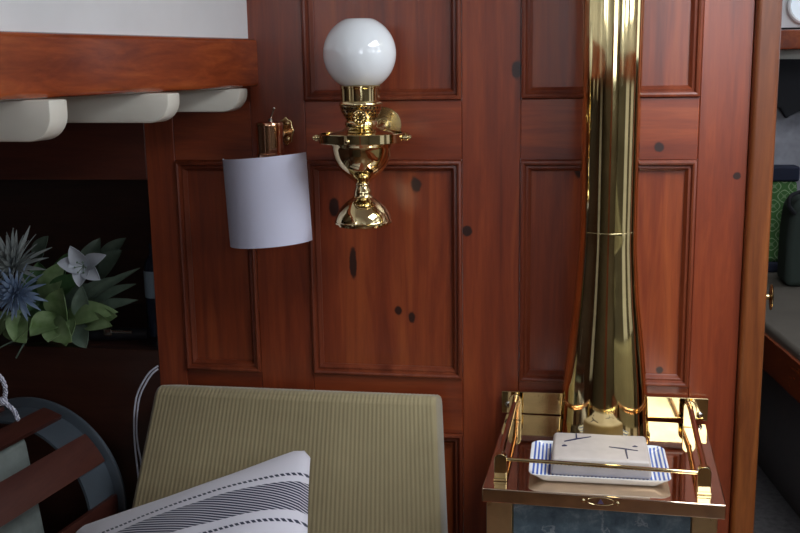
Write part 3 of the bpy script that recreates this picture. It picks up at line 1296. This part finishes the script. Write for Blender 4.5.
def slat(a0, a1, r=.1635, th=.008, l0=-.60, l1=.016):
    bm = B()
    k_ = 8
    sec = []
    for l in (l0, l1):
        ring_ = [ppt(R(a0 + (a1 - a0) * q / k_), r + th, l) for q in range(k_ + 1)] + [ppt(R(a1 + (a0 - a1) * q / k_), r, l) for q in range(k_ + 1)]
        sec.append([bm.verts.new(p) for p in ring_])
    A, Bq = sec
    for i in range(len(A)):
        j = (i + 1) % len(A)
        bm.faces.new((A[i], A[j], Bq[j], Bq[i]))
    bm.faces.new(A)
    bm.faces.new(Bq[::-1])
    return bm


for a0, a1 in ((66, 79), (28, 48), (-14, 7), (-54, -34), (-94, -74), (-134, -114), (-174, -154), (146, 166), (108, 128)):
    obj('slat', slat(a0, a1), M_slat, PT)
# pale canvas bag inside, rope tied over it
M_canvas = plain('pale_canvas', (.18, .205, .19, 1), .9, vary=.08, scale=40)
bm = B()
poly = []
rb = .150
for q in range(41):
    a = R(70 + (270 - 70) * q / 40)
    poly.append(ppt(a, rb if a < R(225) else rb, -.40))
poly.append(ppt(R(305), rb, -.40))
prism(bm, poly, axd * .345 * KS, bev=.012, seg=3)
obj('canvas_bag', bm, M_canvas, label='pale canvas bag showing between the dark slats, low on the left', cat='bag')


def rope_mat():
    t = NT('white_rope')
    wv = t.n('ShaderNodeTexWave')
    wv.inputs['Scale'].default_value = 90
    t.link(t.coord((1, 1, 1), (.6, .5, .3)), wv.inputs['Vector'])
    t.set(color=t.ramp(wv.outputs[1], [(.2, (.30, .31, .40, 1)), (.7, (.62, .62, .70, 1))]), rough=.85)
    t.bump(wv.outputs[1], .5, .002)
    return t.m


M_rope = rope_mat()


def twist(bm, pts, r):
    pts = smooth_path(pts, 12)
    for k_ in range(3):
        out, up_ = [], Vector((0, 0, 1))
        ln = 0
        for i, p in enumerate(pts):
            dd = (pts[min(i + 1, len(pts) - 1)] - pts[max(i - 1, 0)]).normalized()
            if i:
                ln += (p - pts[i - 1]).length
            x = up_.cross(dd)
            if x.length < .05:
                x = Vector((1, 0, 0)).cross(dd)
            x.normalize()
            y = dd.cross(x)
            a = 2 * math.pi * (ln / .022 + k_ / 3)
            out.append(p + (x * math.cos(a) + y * math.sin(a)) * r * .5)
        tube(bm, out, r * .58, 8)


yr = -.30
rp = lambda px, py, y=yr: at(px, py, y)
bm = B()
twist(bm, [rp(-6, 372), rp(1, 378), rp(5, 387), rp(5, 395), rp(3, 401)], .0042)
twist(bm, [rp(-12, 402), rp(-2, 404), rp(3, 402), rp(9, 406), rp(15, 412), rp(18, 420, -.31)], .0042)
ball(bm, rp(3, 401), .0085, seg=14)
obj('white_rope', bm, M_rope, label='white twisted rope knotted over the canvas bag', cat='rope')

# ------------------------------------------------------------------ white cable
CB = thing('white_cable', 'pair of thin white cables looping behind the corduroy cushion', 'cable', tuple(at(138, 440, -.06)))
M_cable = plain('white_plastic', (.60, .60, .68, 1), .35)
for pts in (((158, 366), (150, 372), (143, 382), (137, 395), (134.5, 410), (134, 428), (135, 446), (137, 465), (141, 500)),
            ((158, 369), (152, 374), (146, 383), (140, 396), (137.5, 410), (136.5, 428), (138, 446), (141, 462), (146, 500))):
    bm = B()
    tube(bm, smooth_path([at(x, y, -.03 - .003 * i) for i, (x, y) in enumerate(pts)], 6), .0019, 8)
    obj('cable_strand', bm, M_cable, CB)

# ------------------------------------------------------------------ flowers in the niche
def leafy(col, lite, name, rough=.5):
    t = NT(name)
    nz = t.noise(t.coord(), 35, 3)
    t.set(color=t.ramp(nz, [(.3, col), (.7, lite)]), rough=rough)
    return t.m


M_leaf = leafy((.13, .22, .07, 1), (.28, .38, .19, 1), 'fresh_leaf')
M_leafd = leafy((.04, .11, .035, 1), (.08, .17, .06, 1), 'deep_leaf')
M_grey = leafy((.10, .15, .11, 1), (.18, .24, .18, 1), 'grey_leaf')
M_petal = leafy((.46, .50, .56, 1), (.58, .62, .68, 1), 'white_petal')
M_bluep = leafy((.16, .24, .40, 1), (.34, .42, .54, 1), 'blue_petal')
M_spike = leafy((.28, .31, .31, 1), (.40, .43, .41, 1), 'pale_spike')


def leaf(bm, base, tip, width, nrm, bend=.15, fold=.2, nl=10, nw=6, th=.0008):
    """leaf blade from base to tip with thickness"""
    base, tip = Vector(base), Vector(tip)
    d = tip - base
    L = d.length
    d.normalize()
    nrm = Vector(nrm)
    s = d.cross(nrm).normalized()
    nrm = s.cross(d).normalized()
    def f(sg):
        def g(a, b):
            w = width * (math.sin(math.pi * (a ** .8)) ** .75) * .5 + .0004
            q = 2 * b - 1
            p = base + d * (L * a) + s * (w * q) + nrm * (bend * L * math.sin(math.pi * a) + fold * w * q * q) + nrm * (sg * th)
            return p
        return g
    A = grid(bm, f(1), nl, nw)
    D = grid(bm, f(-1), nl, nw)
    edge = [(i, 0) for i in range(nl)] + [(nl, j) for j in range(nw)] + [(nl - i, nw) for i in range(nl)] + [(0, nw - j) for j in range(nw)]
    for (i, j), (k_, l) in zip(edge, edge[1:] + edge[:1]):
        bm.faces.new((A[i][j], A[k_][l], D[k_][l], D[i][j]))


BQ = thing('flower_bouquet', 'bunch of white and blue flowers with green leaves lying in the dark niche', 'flowers', tuple(at(60, 345, .12)))


def fl(px, py, y):
    return at(px, py, y)


# broad leaves: (base px, tip px, y base, y tip, width, material)
LV = [((62, 322), (62, 288), .06, .03, .070, 0), ((64, 318), (30, 336), .05, -.02, .070, 0), ((52, 322), (72, 342), .03, -.03, .050, 0), ((62, 322), (48, 342), .03, -.03, .058, 0),
      ((16, 318), (26, 343), .05, -.02, .062, 0), ((10, 312), (-6, 342), .05, 0, .06, 0), ((30, 318), (14, 342), .04, -.02, .062, 0), ((66, 318), (118, 312), .06, .02, .052, 0), ((70, 320), (66, 346), .03, -.02, .046, 0),
      ((88, 322), (117, 316), .05, .01, .045, 0), ((86, 322), (112, 326), .04, -.01, .04, 0), ((78, 324), (86, 348), .03, 0, .045, 2), ((84, 322), (82, 286), .05, .03, .040, 2),
      ((40, 300), (24, 272), .1, .1, .05, 1), ((44, 302), (64, 262), .1, .1, .055, 0), ((46, 296), (38, 262), .12, .12, .06, 1), ((50, 300), (84, 276), .1, .08, .05, 1), ((40, 305), (10, 292), .08, .06, .05, 1),
      ((60, 305), (104, 288), .12, .1, .05, 2), ((70, 308), (126, 276), .12, .08, .032, 2), ((72, 312), (140, 268), .11, .06, .022, 2), ((80, 312), (136, 284), .12, .06, .028, 2), ((84, 318), (138, 300), .12, .06, .03, 2),
      ((92, 280), (122, 250), .16, .16, .05, 2), ((90, 275), (100, 238), .17, .17, .05, 2), ((100, 268), (126, 238), .18, .18, .04, 2), ((36, 262), (48, 236), .18, .18, .045, 2), ((56, 300), (70, 252), .14, .12, .05, 1), ((30, 320), (2, 326), .05, .02, .05, 0)]
mats_l = [M_leaf, M_leafd, M_grey]
for (b, tp, yb_, yt_, w, mi) in LV:
    bm = B()
    leaf(bm, fl(b[0], b[1], yb_), fl(tp[0], tp[1], yt_), w, (random.uniform(-.3, .3), -1, .55), random.uniform(.04, .14), random.uniform(.1, .5))
    obj('leaf', bm, mats_l[mi], BQ)
# six-petalled white lily
lcx = fl(84, 266, .02)
bm = B()
for (tx, ty, w) in ((70, 246, .034), (57, 263, .034), (66, 271, .03), (79, 287, .034), (100, 280, .034), (106, 255, .030)):
    leaf(bm, lcx + Vector((0, .006, 0)), fl(tx, ty, .0), w, (0, -1, .25), .10, .35)
lily = obj('lily_flower', bm, M_petal, BQ, label='white six-petalled lily')
bm = B()
for i in range(6):
    a = i * 1.05
    e = lcx + Vector((.012 * math.cos(a), -.016, .012 * math.sin(a)))
    cyl(bm, lcx, e, .0008, 6)
    ball(bm, e, .0022, seg=8)
obj('stamen', bm, M_grey, lily)


def spiky(c, r, n_, mat, name, lab, dirn):
    bm = B()
    m = frame_from(dirn)
    for i in range(n_):
        a = i * 2.39996
        el = .15 + 1.25 * (i / n_)
        d = m @ Vector((math.cos(a) * math.sin(el), math.sin(a) * math.sin(el), math.cos(el)))
        leaf(bm, c + d * .006, c + d * r * random.uniform(.82, 1.1), .0085, (d.cross(Vector((.3, .5, .8)))), .05, .2, 5, 2, .0005)
    return obj(name, bm, mat, BQ, label=lab)


spiky(fl(16, 268, .06), .088, 70, M_spike, 'spiky_flower', 'pale spiky flower head', (.1, -.8, .6))
spiky(fl(18, 294, .02), .066, 52, M_bluep, 'spiky_flower', 'blue and white spiky flower head', (.3, -.8, .2))
for (a, b) in (((26, 336), (-8, 352)), ((28, 338), (16, 358))):
    bm = B()
    tube(bm, smooth_path([fl(a[0], a[1], .03), fl((a[0] + b[0]) / 2, (a[1] + b[1]) / 2 - 1, -.01), fl(b[0], b[1], -.012)], 5), .0016, 8)
    obj('stem', bm, M_grey, BQ)
bm = B()
c = fl(52, 312, .13)
ball(bm, Vector((c.x, .13, NZ[0] + .035)), .034, 2.6, 1, 1, 20)
obj('stem_bundle', bm, M_leafd, BQ)

# small things beside the flowers
fp = atz(119, 339, NZ[0] + .012)
TC = thing('pocket_torch', 'black pocket torch with a steel lever lying beside the flowers', 'torch', (fp.x, .06, NZ[0]))
q = at(119, 338, .04)
bm = B()
cyl(bm, (q.x - .075, .06, NZ[0] + .0135), (q.x + .05, .075, NZ[0] + .0135), .0135, 20, .002)
obj('body', bm, plain('black_rubber', (.010, .010, .014, 1), .35), TC)
bm = B()
box(bm, q.x - .022, q.x + .028, .040, .046, NZ[0] + .022, NZ[0] + .029, .0015)
box(bm, q.x - .035, q.x - .015, .038, .048, NZ[0] + .016, NZ[0] + .032, .003)
obj('lever', bm, M_chrome, TC, label='steel lever')
bq = at(146.5, 292, .16)
BT = thing('slim_bottle', 'slim dark bottle with pale blue label half hidden at the niche edge', 'bottle', (-.872, .12, NZ[0]))
bm = B()
lathe(bm, [(0, NZ[0]), (.020, NZ[0]), (.022, NZ[0] + .003), (.022, NZ[0] + .150), (.019, NZ[0] + .162), (.009, NZ[0] + .176), (.009, NZ[0] + .2), (0, NZ[0] + .2)], (-.872, .12, 0), seg=32)
obj('bottle_body', bm, plain('dark_blue_plastic', (.02, .025, .045, 1), .2), BT)
bm = B()
lathe(bm, [(.0223, NZ[0] + .085), (.0226, NZ[0] + .0855), (.0226, NZ[0] + .142), (.0223, NZ[0] + .1425)], (-.872, .12, 0), seg=32, caps=False)
obj('bottle_label', bm, plain('pale_blue_paper', (.30, .38, .45, 1), .6), BT)

# ------------------------------------------------------------------ forward cabin through the doorway
YB = 1.62
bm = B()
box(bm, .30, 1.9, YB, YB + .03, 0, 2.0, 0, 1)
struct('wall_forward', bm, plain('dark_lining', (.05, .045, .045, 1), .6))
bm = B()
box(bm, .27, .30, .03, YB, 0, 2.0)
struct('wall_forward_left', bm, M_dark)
bm = B()
box(bm, .27, 1.9, .0285, 1.65, 2.0, 2.03)
struct('ceiling_forward', bm, M_white)
# berth
e1, e2 = atz(766, 325, .85), atz(800, 352, .85)
dd = (e1 - e2).normalized()
ea, eb = e2 - dd * .25, e1 + dd * .82
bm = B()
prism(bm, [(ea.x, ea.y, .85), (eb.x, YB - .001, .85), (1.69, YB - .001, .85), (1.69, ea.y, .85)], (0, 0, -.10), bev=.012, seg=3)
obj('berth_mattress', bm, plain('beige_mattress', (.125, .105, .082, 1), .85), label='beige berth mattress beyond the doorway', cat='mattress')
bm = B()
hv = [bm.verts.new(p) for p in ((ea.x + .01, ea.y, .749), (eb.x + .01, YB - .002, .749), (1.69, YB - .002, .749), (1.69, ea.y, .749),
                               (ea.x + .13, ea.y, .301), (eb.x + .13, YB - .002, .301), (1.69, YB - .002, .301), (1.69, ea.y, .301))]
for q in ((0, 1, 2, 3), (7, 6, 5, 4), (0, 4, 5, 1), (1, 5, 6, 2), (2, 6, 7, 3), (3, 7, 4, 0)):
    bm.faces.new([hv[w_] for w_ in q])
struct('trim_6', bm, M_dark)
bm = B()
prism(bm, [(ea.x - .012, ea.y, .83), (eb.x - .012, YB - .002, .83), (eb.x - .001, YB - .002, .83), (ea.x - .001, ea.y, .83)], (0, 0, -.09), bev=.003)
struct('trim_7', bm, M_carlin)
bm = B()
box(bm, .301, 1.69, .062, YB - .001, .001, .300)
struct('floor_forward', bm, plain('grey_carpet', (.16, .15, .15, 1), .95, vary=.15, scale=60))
# bright cabin side and shelf
a, b = at(772, 28, YB - .02), at(840, 28, YB - .02)
bm = B()
box(bm, .45, 1.69, YB - .030, YB - .001, a.z, 1.99)
struct('wall_forward_upper', bm, M_white)
wc = at(807, 5, YB - .031)
bm = B()
lathe(bm, [(.060, 0), (.060, .006), (.054, .008), (.048, .006), (.047, 0)], wc, (0, -1, 0), 40, caps=False)
win = struct('window_1', bm, M_white)
t_ = NT('daylit_port_glass')
t_.b.inputs['Base Color'].default_value = (.8, .9, 1, 1)
t_.b.inputs['Emission Color'].default_value = (.84, .95, 1, 1)
t_.b.inputs['Emission Strength'].default_value = .35
bm = B()
lathe(bm, [(.0472, .0005), (.0472, .003), (0, .003)], wc, (0, -1, 0), 40)
obj('pane', bm, t_.m, win)
s0, s1 = at(780, 30, YB - .10), at(780, 50, YB - .10)
bm = B()
box(bm, .45, 1.69, YB - .13, YB - .001, s1.z, s0.z, .006)
struct('trim_8', bm, M_carlin)
s2 = at(780, 62, YB - .03)
bm = B()
box(bm, .45, 1.69, YB - .04, YB - .001, s2.z - .02, s1.z + .002)
struct('trim_9', bm, M_beam)
# grey hanging cloth, black garment over it
def cloth(name, pts, y, th, mat, label, cat, wav=.006):
    bm = B()
    poly = [at(px, py, y) for px, py in pts]
    prism(bm, poly, (0, th, 0), bev=min(.006, th * .35), seg=2)
    return obj(name, bm, mat, label=label, cat=cat)


M_blk = plain('black_cloth', (.012, .012, .015, 1), .9)
cloth('grey_blanket', ((745, 70), (830, 70), (830, 266), (742, 264)), YB - .036, .03, plain('grey_cloth', (.38, .38, .42, 1), .95, vary=.2, scale=14), 'grey cloth hanging in the forward cabin under black cloth', 'cloth')
cloth('black_garment', ((748, 59), (830, 59), (830, 104), (798, 112), (790, 116), (786.5, 119), (783, 113), (780, 108), (770, 108), (745, 112)), YB - .071, .03, M_blk, 'black cloth hanging under the shelf in the forward cabin', 'cloth')


def trellis():
    t = NT('green_trellis')
    sp = t.n('ShaderNodeSeparateXYZ')
    t.link(t.coord(), sp.inputs[0])
    k_ = 2 * math.pi / .062
    cx_ = t.math('COSINE', t.math('MULTIPLY', sp.outputs[0], k_))
    cz_ = t.math('COSINE', t.math('MULTIPLY', sp.outputs[2], k_))
    s = t.math('ADD', cx_, cz_)
    m = t.math('ABSOLUTE', t.math('SUBTRACT', t.math('ABSOLUTE', s), .62))
    line = t.math('LESS_THAN', m, .16)
    pr = t.math('ABSOLUTE', t.math('SUBTRACT', t.math('MULTIPLY', cx_, cz_), .0))
    l2 = t.math('LESS_THAN', t.math('ABSOLUTE', t.math('SUBTRACT', cx_, cz_)), .1)
    t.set(color=t.mix(t.math('MAXIMUM', line, t.math('MULTIPLY', l2, .6)), (.06, .17, .04, 1), (.30, .43, .22, 1)), rough=.8)
    return t.m


GC = thing('trellis_cushion', 'green trellis-patterned cushion with navy borders on the forward berth', 'cushion', tuple(at(778, 271, YB - .12)))
c0_, c1_ = at(740, 180, YB - .14), at(793, 263, YB - .14)
bm = B()
box(bm, c0_.x, c1_.x, YB - .15, YB - .09, c1_.z, c0_.z, .018, 4)
obj('cushion_panel', bm, trellis(), GC)
M_navy = plain('navy_cloth', (.012, .016, .04, 1), .8)
for za, zb_ in ((c0_.z - .004, at(778, 166, YB - .14).z), (.851, c1_.z + .004)):
    bm = B()
    box(bm, c0_.x, c1_.x + .002, YB - .155, YB - .085, min(za, zb_), max(za, zb_), .008, 3)
    obj('navy_border', bm, M_navy, GC, label='navy cloth border')
# dark bag at the frame edge
g0 = at(795, 275, YB - .30)
BG = thing('dark_bag', 'dark grey-green bag on the berth at the right picture edge', 'bag', (g0.x + .1, YB - .3, .85))
bm = B()
poly = [(784, 300), (786, 262), (788, 232), (792, 206), (800, 198), (850, 196), (852, 300)]
pts = [at(x, y, YB - .38) for x, y in poly]
for p in pts[:1] + pts[-1:]:
    p.z = .8505
prism(bm, pts, (0, .14, 0), bev=.02, seg=3)
obj('bag_body', bm, plain('olive_canvas', (.035, .05, .04, 1), .85), BG)
bm = B()
tube(bm, smooth_path([at(795, 214, YB - .392), at(789, 205, YB - .40), at(791, 196, YB - .39), at(800, 192, YB - .36)], 6), .006, 8)
obj('handle', bm, M_blk, BG)

# ------------------------------------------------------------------ light: sky through the hatch, companionway and ports
def area(name, loc, rot, sx, sy, power, col):
    l = bpy.data.lights.new(name, 'AREA')
    l.shape = 'RECTANGLE'
    l.size, l.size_y = sx, sy
    l.energy = power
    l.color = col
    o = bpy.data.objects.new(name, l)
    C.objects.link(o)
    o.location = loc
    o.rotation_euler = rot
    return o


COOL = (.90, .95, 1.0)
area('hatch_daylight', ((HX[0] + HX[1]) / 2, (HY[0] + HY[1]) / 2, ZT + .045), (0, 0, 0), HX[1] - HX[0], HY[1] - HY[0], 17, COOL)
area('companionway_daylight', (.60, -3.57, 1.71), (R(90), 0, 0), .7, .54, 5.0, COOL)
for yv in (-.70, -1.55, -2.45):
    area('port_daylight', (1.755, yv, 1.76), (0, R(90), 0), .20, .5, 2.2, COOL)
for yv in (-1.6, -2.55):
    area('port_daylight_left', (xl(-yv) - .035, yv, 1.76), (0, R(-90), 0), .20, .5, 2, COOL)
area('added_plate_reflection_light', (.60, -3.05, ZT + .043), (0, 0, 0), .69, .88, 5.5, COOL)  # added roof-opening light, mirrored to brighten the stove back plate
area('fore_hatch_daylight', (.95, 1.22, 1.99), (0, 0, 0), .6, .3, 2.0, COOL)

w = bpy.data.worlds.new('sky')
bpy.context.scene.world = w
w.use_nodes = True
bg = w.node_tree.nodes['Background']
bg.inputs[0].default_value = (.75, .86, 1.0, 1)
bg.inputs[1].default_value = 2.0

vs = bpy.context.scene.view_settings
vs.view_transform = 'Standard'
vs.look = 'None'
vs.gamma = 1.0
vs.use_curve_mapping = False
vs.exposure = 0.0
